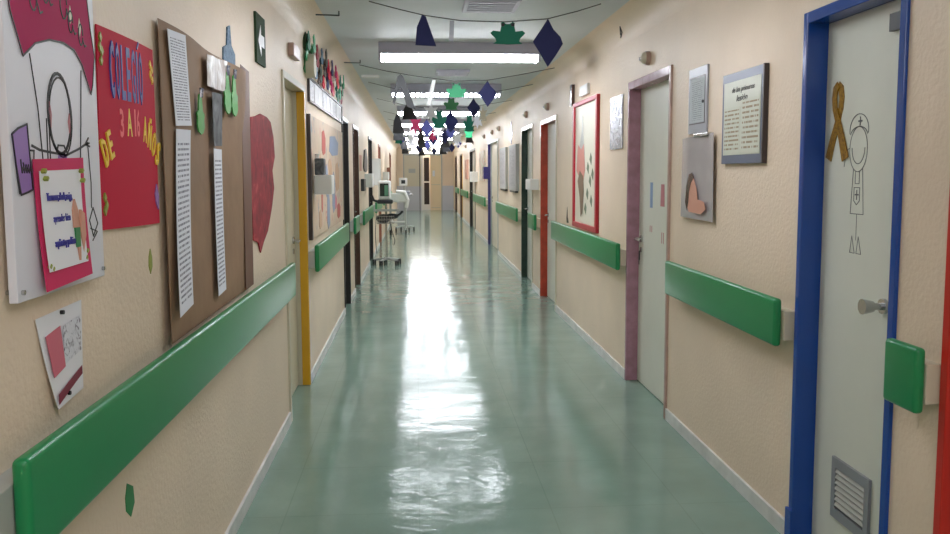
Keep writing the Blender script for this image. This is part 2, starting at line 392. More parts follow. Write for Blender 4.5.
rb.wstrip('R', [(3.228, 1.63), (3.20, 1.70), (3.165, 1.775), (3.143, 1.83), (3.138, 1.87), (3.147, 1.905), (3.168, 1.922)], wr, d, d+.003)
rb.wstrip('R', [(3.092, 1.628), (3.12, 1.70), (3.155, 1.775), (3.183, 1.83), (3.190, 1.87), (3.183, 1.905), (3.162, 1.922)], wr, d+.003, d+.006)
tag(rb.done('awareness_ribbon', 'gold'), 'gold glitter foam ribbon stuck on the blue-framed door', 'ribbon')
# stickers on the mauve door
B().wbox('R', 5.70, 5.76, 1.33, 1.51, d, d+.002).done('blue_sticker', 'bluesticker', leafs[8])
B().wpoly('R', [(5.42, 1.35), (5.51, 1.35), (5.50, 1.5), (5.43, 1.5)], d, d+.002).done('pink_sticker', 'pinksticker', leafs[8])
nb = B()
for y in (5.43, 5.47, 5.71, 5.75): nb.wstroke('R', [(y, 1.1 if y < 5.6 else 1.16), (y, 1.17 if y < 5.6 else 1.2)], .008, d, d+.002)
nb.done('small_marks', 'pinksticker', leafs[8])

# ------------------------------------------------------------------ shell
struct(B().box(XL-.14, XR+.14, Y0-.1, Y1+.1, -.1, 0).done('floor', 'floor', origin=(0, 0, 0)))
struct(B().box(XL-.14, XR+.14, Y0-.1, Y1+.1, ZC+.001, ZC+.12).done('ceiling', 'ceiling'))
struct(B().box(XL-.14, XR+.14, Y0-.12, Y0, 0, ZC).done('wall_back', 'wall'))
for s, n in (('L', 'trim_1'), ('R', 'trim_2')):       # plaster coves
    R = .17; pts = [(wx(s, -.001), Y0, ZC-R), (wx(s, -.001), Y0, ZC+.002), (wx(s, R), Y0, ZC+.002)]
    pts += [(wx(s, R-R*math.sin(t)), Y0, ZC-R+R*math.cos(t)) for t in [math.pi/2*k/10 for k in range(1, 10)]]
    pts += [(wx(s, 0), Y0, ZC-R)]
    struct(B().prism(pts, (0, Y1-Y0, 0)).done(n, 'wall', smooth=True))
# far end: double door with lit transom
struct(B().box(XL, -.55, Y1, Y1+.12, 1.05, ZC).box(1.12, XR, Y1, Y1+.12, 1.05, ZC).box(-.55, 1.12, Y1, Y1+.12, 2.7, ZC).done('wall_far', 'wall'))
struct(B().box(XL, -.55, Y1-.01, Y1+.12, 0, 1.05).box(1.12, XR, Y1-.01, Y1+.12, 0, 1.05).done('trim_3', 'grey_wall'))
struct(B().box(-.55, 1.12, Y1+1.2, Y1+1.3, 0, ZC).done('wall_beyond', 'wall'))
struct(B().box(-.55, 1.12, Y1+.13, Y1+1.2, 2.65, 2.7).box(-.6, -.55, Y1+.13, Y1+1.2, 0, 2.7).box(1.12, 1.17, Y1+.13, Y1+1.2, 0, 2.7).done('wall_vestibule', 'wall'))
dr = bpy.data.objects.new('door_16', None); COL.objects.link(dr); dr.location = (.285, Y1, 0); struct(dr)
B().box(-.55, -.5, Y1, Y1+.1, 0, 2.7).box(1.07, 1.12, Y1, Y1+.1, 0, 2.7).box(-.5, 1.07, Y1, Y1+.1, 2.35, 2.42).box(-.5, 1.07, Y1, Y1+.1, 2.66, 2.7).done('door_frame', 'grey_frame', dr)
B().box(-.5, 1.07, Y1+.04, Y1+.06, 2.42, 2.66).done('transom_pane', 'warm_glass', dr)
l1 = B().box(-.5, .22, Y1+.03, Y1+.07, 0, 2.35).done('left_leaf', 'leaf_cream', dr)
B().box(-.5, .22, Y1+.02, Y1+.03, 0, 1.03).done('kick_panel', 'grey_wall', l1)
B().box(-.32, -.03, Y1+.02, Y1+.03, 1.6, 1.78).done('name_plate', 'lightgrey', l1)
B().box(.14, .17, Y1+.015, Y1+.03, 0, 2.35).done('edge_strip', 'dark', l1)
B().box(.22, .30, Y1+.03, Y1+.07, 0, 2.35).done('meeting_stile', 'white', dr)
gl = B().box(.30, .34, Y1+.2, Y1+.24, 0, 2.35).box(.56, .60, Y1+.2, Y1+.24, 0, 2.35).box(.34, .56, Y1+.2, Y1+.24, 1.18, 1.24).box(.34, .56, Y1+.2, Y1+.24, 0, .25).box(.34, .56, Y1+.2, Y1+.24, 2.25, 2.35).done('glazed_leaf', 'white', dr)
B().box(.34, .56, Y1+.21, Y1+.23, .25, 1.18).box(.34, .56, Y1+.21, Y1+.23, 1.24, 2.25).done('dark_pane', 'darkfabric', gl)
l2 = B().box(.60, 1.07, Y1+.03, Y1+.07, 0, 2.35).done('right_leaf', 'far_warm', dr)
B().box(.70, .80, Y1+.02, Y1+.03, 1.45, 1.7).done('notice_plate', 'paper', l2)
B().box(.64, 1.03, Y1+.022, Y1+.03, 1.08, 1.11).box(.64, 1.03, Y1+.022, Y1+.03, .1, .13).done('panel_bead', 'leaf_cream', l2)

# ------------------------------------------------------------------ handrails
def rail(s, y0, y1, label, near_base=.03, z0=.84, z1=1.045):
    r = thing('handrail', label, 'handrail', (wx(s, 0), (y0+y1)/2, z0), 'green wall guard handrails')
    B().wbox(s, y0-near_base, y1-.005, z0+.03, z1-.05, 0, .05, .003).done('mounting_rail', 'cream_plastic' if s == 'R' else 'lightgrey', r)
    B().wbox(s, y0, y1, z0, z1, .05, .085, .014, 4).done('rail_cover', 'green', r, True)
rail('L', 1.56, 5.02, 'long green handrail on the left wall nearest, below the brown paper board', .08)
rail('L', 5.62+.6, 9.05, 'green handrail on the left wall below the painted mural', .0)
rail('L', 10.08, 10.75, 'short green handrail on the left between the black and the brown door frame', .0)
rail('L', 11.82, 14.2, 'green handrail on the left wall before the black frame by the monitor cart', .0)
rail('L', 15.4, 17.9, 'green handrail on the left wall behind the monitor cart', 0)
rail('L', 19.2, 25.4, 'green handrail on the left wall behind the bassinet', 0)
rail('R', 2.345, 2.52, 'short green bumper block between the blue and the red door frame', 0)
rail('R', 3.335, 4.88, 'green handrail on the right wall under the framed writing', .02)
rail('R', 5.92+.18, 9.14, 'green handrail on the right wall under the red-framed poster', 0)
rail('R', 10.46, 11.08, 'short green handrail on the right between the rust-red and dark green frames', 0)
rail('R', 12.4, 15.6, 'green handrail on the right wall under the two long framed lists', 0)
rail('R', 18.2, 21.9, 'far green handrail on the right between the indigo and the black frame', 0)
rail('R', 24.4, 28.0, 'farther green handrail on the right past the black door frame', 0)
rail('R', 29.7, 31.9, 'farthest green handrail on the right wall near the end doors', 0)

# ------------------------------------------------------------------ left wall things
# big painted panel
pb = thing('painted_board', 'large white painted board with magenta hat and drawn figure, left wall', 'painting', (XL, 1.9, 1.325))
board = B().wbox('L', 1.672, 2.128, 1.325, 2.3, .012, .03, .002).done('board', 'board_white', pb)
b = B(); D0, D1 = .03, .0315
hat = [(1.673, 2.02), (1.70, 1.90), (1.744, 1.82), (1.80, 1.853), (1.869, 1.871), (1.94, 1.876), (1.999, 1.868), (2.04, 1.84), (2.087, 1.775), (2.10, 1.80), (2.118, 1.87), (2.10, 1.93), (2.086, 2.0), (2.06, 2.2), (1.673, 2.22)]
hp = b.wpoly('L', hat, D0, D1).done('magenta_hat', 'magenta', pb)
B().wstroke('L', hat, .004, D1, D1+.001, True).done('hat_outline', 'ink', hp)
for cy_, cz_, k in ((1.80, 1.955, 1), (1.86, 1.975, .8), (1.95, 1.965, 1), (1.985, 1.93, .7), (2.04, 1.91, .7)):
    b = B(); b.wstroke('L', [(cy_+.018*k*math.cos(t), cz_+.035*k*math.sin(t)) for t in [k2*.5 for k2 in range(13)]], .004, D1, D1+.001)
    b.wstroke('L', [(cy_+.015*k, cz_-.01), (cy_+.03*k, cz_-.035*k), (cy_+.042*k, cz_-.03*k)], .004, D1, D1+.001); b.done('hat_swirl', 'ink', hp)
for cy_, cz_ in ((1.985, 1.945), (2.035, 1.925)): B().wpoly('L', [(cy_-.008, cz_), (cy_, cz_+.022), (cy_+.008, cz_), (cy_, cz_-.02)], D1, D1+.0008).done('hat_bead', 'cream_plastic', hp)
b = B(); ell = [(1.905+.058*math.cos(t), 1.715+.088*math.sin(t)) for t in [k*math.pi/14 for k in range(28)]]
b.wstroke('L', ell, .007, D0, D1, True); b.wstroke('L', [(y+.006, z-.008) for y, z in ell], .0035, D0, D1, True)
b.wstroke('L', [(1.775, 1.828), (1.80, 1.72), (1.815, 1.58)], .0025, D0, D1); b.wstroke('L', [(2.035, 1.825), (2.02, 1.70), (2.005, 1.60)], .0025, D0, D1)
b.wstroke('L', [(1.838, 1.70), (1.835, 1.58)], .0025, D0, D1); b.wstroke('L', [(1.85, 1.70), (1.847, 1.58)], .0025, D0, D1)
b.wstroke('L', [(1.765, 1.64), (1.80, 1.632), (1.86, 1.628), (1.93, 1.624), (2.0, 1.64), (2.055, 1.656)], .005, D0, D1)
for dy in (.0, .012, .02): b.wstroke('L', [(2.04+dy*.3, 1.652), (2.06+dy*.3, 1.668-dy)], .004, D0, D1)
b.wstroke('L', [(2.055, 1.65), (2.065, 1.56), (2.06, 1.50)], .002, D0, D1); b.wstroke('L', [(1.88, 1.63), (1.89, 1.645), (1.92, 1.645), (1.935, 1.63)], .004, D0, D1)
b.wstroke('L', [(2.045, 1.47), (2.07, 1.50), (2.095, 1.46), (2.065, 1.43)], .0025, D0, D1, True); b.wstroke('L', [(2.05, 1.45), (2.09, 1.44), (2.06, 1.42)], .0025, D0, D1)
b.done('figure_lines', 'ink', pb)
B().wpoly('L', [(1.885, 1.606), (1.89, 1.626), (1.93, 1.626), (1.935, 1.606)], D0, D1).done('collar', 'lilac', pb)
B().wpoly('L', [(1.848, 1.72), (1.856, 1.74), (1.864, 1.71), (1.858, 1.68), (1.85, 1.69)], D0, D1).done('cheek', 'pinksticker', pb)
B().wpoly('L', [(1.948, 1.70), (1.956, 1.72), (1.962, 1.69), (1.955, 1.66)], D0, D1).done('cheek', 'pinksticker', pb)
bk = [(1.68, 1.66), (1.705, 1.672), (1.745, 1.683), (1.752, 1.60), (1.756, 1.55), (1.735, 1.545), (1.705, 1.54), (1.69, 1.60)]
bo = B().wpoly('L', bk, D0, D1).done('lilac_book', 'lilac', pb)
b = B().wstroke('L', bk, .004, D1, D1+.001, True).wstroke('L', [(1.682, 1.655), (1.689, 1.60), (1.698, 1.543)], .003, D1, D1+.001)
for k in range(4): b.wstroke('L', [(1.71+k*.01, 1.61-.006*k), (1.714+k*.01, 1.585), (1.722+k*.01, 1.60)], .004, D1, D1+.001)
b.wstroke('L', [(1.755, 1.63), (1.77, 1.63), (1.765, 1.60), (1.778, 1.61)], .004, D1, D1+.001); b.done('book_lines', 'ink', bo)
b = B()
for y, z in ((1.69, 1.345), (2.113, 1.345)): B().cyl((XL, y, z), (XL+.036, y, z), .005).done('fixing_screw', 'steel', pb)
# card on the panel
cd = thing('framed_card', 'pink-bordered card with writing and two figures, pinned on the painted panel', 'card', (XL+.035, 1.86, 1.34))
B().sheet('L', [(1.742, 1.335), (1.985, 1.345), (1.99, 1.62), (1.735, 1.612)], lambda u, v: .012*(1-v)**2, .034, .002).done('card_backing', 'pinkcard', cd)
B().sheet('L', [(1.755, 1.375), (1.958, 1.378), (1.96, 1.593), (1.752, 1.588)], lambda u, v: .010*(1-v)**2, .0385, .0015).done('card_page', 'paper', cd)
for tx, y, z, w in (('Tus manos, abuela, amiga,', 1.775, 1.525, .125), ('aprender bien', 1.80, 1.478, .085), ('aquí estoy yo bien', 1.795, 1.425, .10)):
    B().text(tx, 'L', y, z, .017, w, .0405, .049 if z < 1.45 else .044, bold=.003).done('line_of_writing', 'bluefoam', cd)
b = B().wpoly('L', [(1.90, 1.46), (1.925, 1.46), (1.925, 1.415), (1.90, 1.415)], .041, .048); b.done('green_skirt_print', 'leafgreen', cd)
b = B().wpoly('L', [(1.895, 1.46), (1.93, 1.46), (1.925, 1.50), (1.91, 1.525), (1.897, 1.50)], .041, .045).wpoly('L', [(1.935, 1.50), (1.955, 1.49), (1.958, 1.44), (1.94, 1.40), (1.93, 1.45)], .041, .048).wpoly('L', [(1.905, 1.415), (1.918, 1.415), (1.916, 1.385), (1.908, 1.385)], .041, .051)
b.done('figures_print', 'skin', cd)
for y, z in ((1.757, 1.586), (1.765, 1.57), (1.95, 1.587), (1.955, 1.565), (1.76, 1.385), (1.772, 1.378), (1.95, 1.385), (1.958, 1.40)): B().wstroke('L', [(y, z), (y+.004, z+.004)], .006, .041, .0505).done('corner_sticker', 'olive', cd)
cd.location.y += .02
# COLEGIO poster
cp = thing('foam_letter_poster', 'crimson poster with foam letters COLEGIO DE 3 A 16 AÑOS', 'poster', (XL, 2.44, 1.43))
B().sheet('L', [(2.185, 1.436), (2.668, 1.426), (2.662, 1.965), (2.21, 1.965)], lambda u, v: .006*math.sin(u*3.1), .003, .003, 12).done('backing_sheet', 'redcard', cp)
y = 2.278
for ch in 'COLEGIO':
    w = .012 if ch == 'I' else .03
    b = B().text(ch, 'L', y, 1.79, .145, w, .008, .013, shear=.0, bold=.02); y += w+.011
    b.done('blue_letter', 'bluefoam', cp)
B().wstroke('L', [(2.495, 1.945), (2.51, 1.962)], .008, .008, .013).done('blue_accent', 'bluefoam', cp)
for ch, y, z, r_, w, m in (('D', 2.225, 1.600, .5, .032, 'yellowfoam'), ('E', 2.262, 1.62, .4, .028, 'yellowfoam'), ('3', 2.335, 1.685, 0, .03, 'pinkfoam'), ('A', 2.392, 1.69, 0, .04, 'yellowfoam'), ('1', 2.452, 1.692, 0, .012, 'pinkfoam'), ('6', 2.472, 1.692, 0, .026, 'pinkfoam'),
        ('A', 2.525, 1.68, -.15, .03, 'yellowfoam'), ('Ñ', 2.562, 1.665, -.3, .03, 'yellowfoam'), ('O', 2.598, 1.645, -.4, .03, 'yellowfoam'), ('S', 2.632, 1.62, -.5, .03, 'yellowfoam')):
    B().text(ch, 'L', y, z, .075, w, .008, .012, rot=r_, bold=.02).done('foam_letter', m, cp)
for y, z in ((2.225, 1.935), (2.22, 1.91), (2.232, 1.90), (2.225, 1.875), (2.62, 1.915), (2.635, 1.90), (2.62, 1.885), (2.637, 1.87), (2.21, 1.52), (2.22, 1.50), (2.208, 1.485)): B().wpoly('L', [(y-.009, z), (y, z+.013), (y+.009, z), (y, z-.013)], .006, .011).done('corner_flower', 'yellowfoam' if y > 2.5 else 'olive', cp)
b = B(); b.wpoly('L', [(2.62, 1.52), (2.64, 1.55), (2.655, 1.51), (2.65, 1.47), (2.63, 1.49)], .006, .011); b.done('lilac_flower', 'lilac', cp)
tag(B().wpoly('L', [(2.575, 1.275), (2.562, 1.30), (2.566, 1.33), (2.58, 1.352), (2.594, 1.325), (2.594, 1.295)], 0, .002).done('leaf_sticker', 'olive'), 'small olive leaf sticker on the wall under the crimson poster', 'sticker')
tag(B().wpoly('L', [(2.32, .61), (2.285, .64), (2.283, .68), (2.30, .715), (2.345, .69), (2.352, .64)], 0, .002).done('leaf_sticker', 'leafgreen'), 'green leaf sticker low on the wall below the left handrail', 'sticker')
# kraft board
kb = thing('kraft_paper_display', 'brown kraft paper display sheet hanging between crimson poster and red paper', 'display sheet', (XL, 3.4, 1.03))
B().sheet('L', [(2.69, 1.03), (4.03, 1.04), (4.06, 2.06), (2.70, 2.07)], lambda u, v: .01+.012*math.sin(u*9)*v+.01*(1-v)*(1-u), .003, .002, 24).done('kraft_sheet', 'kraft', kb)
B().sheet('L', [(3.86, 1.04), (4.04, 1.045), (4.07, 2.07), (3.88, 2.08)], lambda u, v: .016, .006, .002).done('dark_side_strip', 'kraft_dark', kb)
def page(c, label, m='text', cat='page', curl=None, d=.03, name='typed_page', grp='typed pages on the kraft display'):
    return tag(B().sheet('L', c, curl or (lambda u, v: 0), d, .0012).done(name, m), label, cat, grp)
page([(2.80, 1.74), (2.975, 1.75), (2.935, 2.055), (2.74, 2.045)], 'upper typed page at the left edge of the kraft display', curl=lambda u, v: .004*u)
page([(2.70, 1.115), (2.86, 1.135), (2.975, 1.735), (2.80, 1.73)], 'long curling typed page at the left edge of the kraft display, lower one', curl=lambda u, v: .02*(1-v)**2)
page([(3.31, 1.69), (3.44, 1.695), (3.47, 1.905), (3.30, 1.90)], 'dark photo print in the middle of the kraft display', m='photo', cat='photo', name='photo_print')
page([(3.27, 1.10), (3.40, 1.11), (3.43, 1.68), (3.30, 1.68)], 'long typed page below the dark photo on the kraft display', curl=lambda u, v: .008*(1-v)**2)
page([(3.23, 1.915), (3.50, 1.92), (3.56, 2.05), (3.24, 2.035)], 'crumpled clear film at the top of the kraft display', m='wrap', cat='film', name='film_sheet', curl=lambda u, v: .005*math.sin(u*8))
def bearcut(y, z, k, label):
    r = thing('foam_cutout', label, 'cutout', (XL+.03, y, z), 'green foam cutouts on the kraft display')
    o = [(a*1.9, b_) for a, b_ in [(0, 0), (-.022, .012), (-.035, .045), (-.030, .08), (-.038, .10), (-.02, .115), (-.018, .15), (-.012, .19), (.0, .20), (.01, .19), (.016, .15), (.02, .115), (.036, .10), (.030, .07), (.034, .04), (.02, .01)]]
    B().wpoly('L', [(y+a*k, z+b_*k) for a, b_ in o], .032, .037).done('cutout_body', 'greenfoam', r)
    B().cyl((XL+.038, y, z+.18*k), (XL+.042, y, z+.225*k), .008).done('hanging_tag', 'silver', r)
bearcut(3.10, 1.725, .75, 'green foam cutout hanging beside the long typed pages'); bearcut(3.55, 1.83, .9, 'green foam cutout at upper middle, left of the pair'); bearcut(3.68, 1.83, .9, 'green foam cutout at upper right next to the dark brown strip')
hd = [(3.62, 2.02), (3.63, 2.12), (3.70, 2.14), (3.72, 2.22), (3.77, 2.235), (3.79, 2.15), (3.86, 2.12), (3.85, 2.04), (3.75, 1.985)]
tag(B().wpoly('L', hd, .0, .006).done('hand_cutout', 'bluehand'), 'blue glitter hand-shaped cutout above the kraft display', 'cutout')
es = thing('exit_sign', 'green sign with a white arrow high on the left wall', 'sign', (XL, 4.47, 2.15))
B().wbox('L', 4.35, 4.60, 2.155, 2.41, 0, .012).done('sign_plate', 'exit_green', es)
B().wpoly('L', [(4.40, 2.27), (4.47, 2.36), (4.47, 2.31), (4.56, 2.31), (4.56, 2.25), (4.47, 2.25), (4.47, 2.20)], .012, .014).done('arrow', 'white', es)
rp = [(4.15, 1.86), (4.30, 1.875), (4.42, 1.895), (4.60, 1.89), (4.72, 1.87), (4.80, 1.79), (4.83, 1.68), (4.74, 1.6), (4.78, 1.5), (4.70, 1.40), (4.55, 1.27), (4.42, 1.22), (4.33, 1.17), (4.27, 1.23), (4.15, 1.25), (4.12, 1.5)]
tag(B().wpoly('L', rp, .003, .009).done('painted_paper', 'redpaper'), 'large crimson torn-edge painted paper right of the kraft display', 'painting')
# small notice
nt_ = thing('paper_notice', 'small white notice with rose panel pinned over the left handrail', 'notice', (XL, 1.9, 1.06))
B().sheet('L', [(1.838, 1.062), (2.006, 1.067), (2.018, 1.283), (1.776, 1.277)], lambda u, v: .012*(1-v)**2*(1-u), .003, .0012, 12).done('sheet', 'paper', nt_)
def onn(pts): return pts
B().sheet('L', [(1.832, 1.135), (1.892, 1.148), (1.888, 1.243), (1.812, 1.232)], lambda u, v: .006*(1-v)+.002, .0045, .001, 6).done('rose_panel', 'noticered', nt_)
B().sheet('L', [(1.90, 1.15), (1.995, 1.165), (2.0, 1.25), (1.902, 1.24)], lambda u, v: .003, .0042, .001, 4).done('doodle_print', 'doodle', nt_)
B().sheet('L', [(1.842, 1.072), (2.0, 1.105), (2.0, 1.125), (1.842, 1.095)], lambda u, v: .011*(1-u)**1.2, .0055, .001, 8).done('maroon_band', 'maroon', nt_)
B().cyl((XL+.003, 1.90, 1.272), (XL+.012, 1.90, 1.272), .005).done('pin', 'ink', nt_)
B().cyl((XL+.004, 1.905, 1.082), (XL+.016, 1.905, 1.082), .005).done('pin', 'ink', nt_)
nt_.location.y += .022; nt_.location.z -= .006
# objects on the wall round the first left door
tag(B().wbox('L', 5.48, 5.76, 2.345, 2.43, 0, .04, .006).done('junction_box', 'brownpink'), 'small square beige box above the first left door', 'box')
tag(B().cyl((XL, 6.35, 2.39), (XL+.07, 6.35, 2.39), .095, .085, 28).done('wall_speaker', 'cream_plastic', smooth=True), 'round cream wall speaker above the yellow door frame', 'speaker')
gd = thing('gel_dispenser', 'white wall dispenser with bottle beside the yellow door frame', 'dispenser', (XL, 6.5, 1.42))
B().wbox('L', 6.42, 6.62, 1.42, 1.57, .034, .17, .008).done('holder', 'white', gd); B().wbox('L', 6.45, 6.58, 1.57, 1.7, .034, .11, .012).done('bottle', 'photo', gd, True)
B().cyl((XL+.05, 6.51, 1.70), (XL+.05, 6.51, 1.735), .018).done('pump', 'white', gd)
# picture strip
ps = thing('picture_rail_display', 'row of white drawings in a dark frame above the mural', 'display', (XL, 7.9, 2.13))
B().wbox('L', 6.4, 9.2, 2.13, 2.145, 0, .02).wbox('L', 6.4, 9.2, 2.305, 2.32, 0, .02).wbox('L', 6.4, 6.43, 2.145, 2.305, 0, .02).wbox('L', 9.17, 9.2, 2.145, 2.305, 0, .02).done('frame', 'frame_black', ps)
for k in range(9): B().wbox('L', 6.45+k*.302, 6.72+k*.302, 2.148, 2.302, 0, .012+.002*(k % 2)).done('drawing', 'paper' if k % 3 else 'doodle', ps)
# hanging paper figures over it
cols = ['leafgreen', 'redcard', 'frogfoam', 'darkgreen', 'cream_plastic', 'redpaper', 'navy', 'frogbright', 'brown', 'pinkfoam', 'bluehand', 'magenta']
cw = ['green', 'crimson', 'deep green', 'blackish green', 'cream', 'dark red', 'navy', 'bright green', 'brown', 'salmon', 'pale blue', 'magenta']
for row in range(3):
    for k in range(14):
        y = 6.28+k*.215; z = (2.33, 2.42, 2.50)[row]+random.uniform(-.01, .01); ci = (k*5+row*7) % 12; h = random.uniform(.12, .16); hw = .1
        o = B().wpoly('L', [(y-hw, z+.2*h), (y-hw*.4, z), (y+hw*.5, z+.05*h), (y+hw, z+.35*h), (y+hw*.5, z+.55*h), (y+hw*.6, z+.8*h), (y, z+h), (y-hw*.6, z+.8*h), (y-hw*.4, z+.5*h)], .004+.014*((k+row) % 4), .010+.014*((k+row) % 4)).done('paper_figure', cols[ci])
        place = 'just above the yellow frame' if k < 3 else 'near the near end of the row' if k < 6 else 'mid-row' if k < 10 else 'near the far end of the row'
        tag(o, '%s paper figure %s, %s row over the drawings' % (cw[ci], place, ('lower', 'middle', 'upper')[row]), 'paper figure', 'paper figures over the drawings')
sg = thing('green_picture', 'green and white picture topping the paper figures near the ceiling', 'picture', (XL, 6.35, 2.5))
B().wbox('L', 6.22, 6.5, 2.50, 2.62, 0, .02).done('picture_board', 'exit_green', sg); B().wpoly('L', [(6.3, 2.52), (6.42, 2.53), (6.44, 2.6), (6.34, 2.61)], .02, .024).done('white_figure', 'paper', sg)
# mural
M['mural_tan'] = mat('tan_paint', (196, 160, 128), .6); M['mural_red'] = mat('faded_red_paint', (186, 96, 86), .6)
M['mural_blue'] = mat('grey_blue_paint', (140, 152, 176), .6)
mu = thing('mural_board', 'large children\'s collage mural board above the left handrail', 'mural', (XL, 7.8, 1.07))
B().wbox('L', 6.34, 9.17, 1.075, 2.03, .002, .016).done('mural_sheet', 'mural', mu)
B().wbox('L', 6.30, 6.34, 1.075, 2.03, .002, .03).done('edge_batten', 'frame_black', mu)
for (y, z, w, h, m) in ((7.3, 1.85, .3, .22, 'mural_red'), (8.2, 1.85, .9, .2, 'mural_blue'), (7.0, 1.6, .3, .3, 'mural_tan'), (7.8, 1.6, .3, .25, 'mural_tan'), (8.5, 1.55, .4, .3, 'mural_tan'), (7.5, 1.52, .2, .3, 'mural_blue'), (8.6, 1.2, .35, .16, 'mural_red'), (6.95, 1.2, .2, .16, 'mural_tan'), (8.1, 1.4, .3, .4, 'mural_blue'), (8.3, 1.3, .2, .14, 'noticered'), (7.1, 1.35, .1, .2, 'mural_red'), (7.6, 1.25, .25, .35, 'mural_blue')):
    B().wpoly('L', [(y-w/2, z-h*.3), (y-w*.2, z-h/2), (y+w*.4, z-h*.4), (y+w/2, z+h*.2), (y+w*.1, z+h/2), (y-w*.4, z+h*.4)], .016, .018).done('collage_figure', m, mu)
# farther left wall
tag(B().wpoly('L', [(12.85, 1.68), (13.0, 1.62), (13.4, 1.60), (13.75, 1.64), (13.8, 1.8), (13.5, 1.98), (13.1, 1.95)], 0, .02).done('oval_picture', 'dark'), 'dark oval picture on the left wall beyond the second dark frame', 'picture')
tag(B().wbox('L', 12.1, 12.5, 1.62, 1.85, 0, .01).done('pink_notice', 'skin'), 'pinkish notice on the left wall before the oval picture', 'notice')
tag(B().wbox('L', 12.3, 12.7, 1.32, 1.5, 0, .05, .005).done('dark_box', 'dark'), 'small dark wall box under the pinkish notice', 'box')
tag(B().wbox('L', 13.2, 13.7, 1.36, 1.58, 0, .12, .01).done('paper_dispenser', 'white'), 'white dispenser on the left wall under the oval picture', 'dispenser')
tag(B().wbox('L', 15.5, 16.1, 1.36, 1.86, 0, .14, .01).done('paper_dispenser', 'white'), 'tall white dispenser on the left wall past the black frame', 'dispenser')
tag(B().wbox('L', 20.5, 21.1, 1.42, 1.62, 0, .14, .01).done('paper_dispenser', 'white'), 'small white dispenser on the far left wall above the bassinet', 'dispenser')
tag(B().wbox('L', 23.4, 24.0, 1.2, 1.75, 0, .1, .01).done('notice_board', 'woodpanel'), 'reddish board on the far left wall behind the bassinet', 'board')

# ------------------------------------------------------------------ right wall things
n1 = thing('framed_notice', 'small metal-framed notice above the grey plastic sleeve, right wall', 'notice', (XR, 4.55, 1.80))
B().wbox('R', 4.41, 4.71, 1.80, 2.165, 0, .012, .002).done('frame', 'metal_paint', n1)
B().sheet('R', [(4.685, 1.86), (4.445, 1.86), (4.445, 2.105), (4.685, 2.105)], lambda u, v: 0, .012, .001, 4).done('notice_page', 'noticeprint', n1)
B().wbox('R', 4.44, 4.69, 1.850, 1.856, .012, .014).wbox('R', 4.44, 4.69, 2.109, 2.115, .012, .014).wbox('R', 4.437, 4.443, 1.85, 2.115, .012, .014).done('dark_bead', 'frame_black', n1)
B().cyl((XR-.012, 4.46, 1.97), (XR-.02, 4.46, 1.97), .009).done('lock', 'dark', n1)
n2 = thing('plastic_sleeve', 'grey plastic sleeve with a peach picture, right wall below metal-framed notice', 'sleeve', (XR, 4.5, 1.315))
B().sheet('R', [(4.775, 1.32), (4.25, 1.315), (4.265, 1.79), (4.76, 1.775)], lambda u, v: .02+.006*math.sin(u*6), .004, .002, 16).done('sleeve', 'plastic_grey', n2)
B().wpoly('R', [(4.66, 1.42), (4.63, 1.50), (4.58, 1.555), (4.53, 1.545), (4.48, 1.49), (4.46, 1.43), (4.36, 1.42), (4.33, 1.38), (4.40, 1.35), (4.60, 1.355)], .034, .036).done('peach_print', 'skin', n2)
B().wpoly('R', [(4.665, 1.41), (4.645, 1.50), (4.60, 1.57), (4.55, 1.58), (4.53, 1.55), (4.57, 1.52), (4.60, 1.47), (4.61, 1.41), (4.63, 1.36)], .036, .037).done('hair_print', 'brown', n2)
B().wbox('R', 4.33, 4.55, 1.775, 1.795, .008, .035, .004).done('top_clip', 'steel', n2)
n3 = thing('framed_writing', 'slate-framed handwritten page right of the metal-framed notice', 'picture frame', (XR, 3.9, 1.62))
B().wbox('R', 3.66, 4.15, 1.622, 2.068, .0, .022, .002).done('frame', 'frame_slate', n3)
B().wbox('R', 3.645, 3.66, 1.620, 2.07, .0, .024, .002).done('frame_edge', 'frame_black', n3)
B().sheet('R', [(4.125, 1.665), (3.675, 1.665), (3.675, 2.025), (4.125, 2.025)], lambda u, v: 0, .0225, .001, 4).done('blank_page', mat('aged_page', (200, 202, 186), .4), n3)
B().sheet('R', [(4.12, 1.67), (3.91, 1.67), (3.91, 1.90), (4.12, 1.90)], lambda u, v: 0, .024, .001, 4).sheet('R', [(3.895, 1.67), (3.68, 1.67), (3.68, 1.93), (3.895, 1.93)], lambda u, v: 0, .024, .001, 4).done('written_columns', 'handwriting', n3)
B().text('de los primeros', 'R', 4.02, 1.97, .026, .27, .024, .025, shear=.3, bold=.01).text('lesión', 'R', 3.96, 1.925, .03, .13, .024, .025, shear=.3, bold=.01).done('heading', 'ink', n3)
tag(B().wbox('R', 6.26, 6.65, 1.765, 2.18, 0, .012, .002).done('silver_notice', 'silver'), 'crumpled silver foil notice between mauve frame and red-framed poster', 'notice')
rpz = thing('framed_poster', 'tall red-framed painted poster over the green handrail', 'poster', (XR, 7.6, 1.05))
B().wbox('R', 7.07, 7.13, 1.05, 2.26, 0, .03, .004).wbox('R', 8.10, 8.17, 1.05, 2.26, 0, .03, .004).wbox('R', 7.13, 8.10, 1.05, 1.10, 0, .03, .004).wbox('R', 7.13, 8.10, 2.22, 2.26, 0, .03, .004).done('frame', mat('crimson_frame', (176, 30, 48), .35), rpz)
art = B().wbox('R', 7.13, 8.10, 1.10, 2.22, 0, .012).done('art', mat('poster_ground', (214, 210, 192), .4), rpz)
B().wpoly('R', [(7.95, 1.75), (7.8, 1.95), (7.75, 2.12), (7.72, 1.95), (7.65, 1.75)], .012, .014).done('grey_tower', 'lightgrey', art)
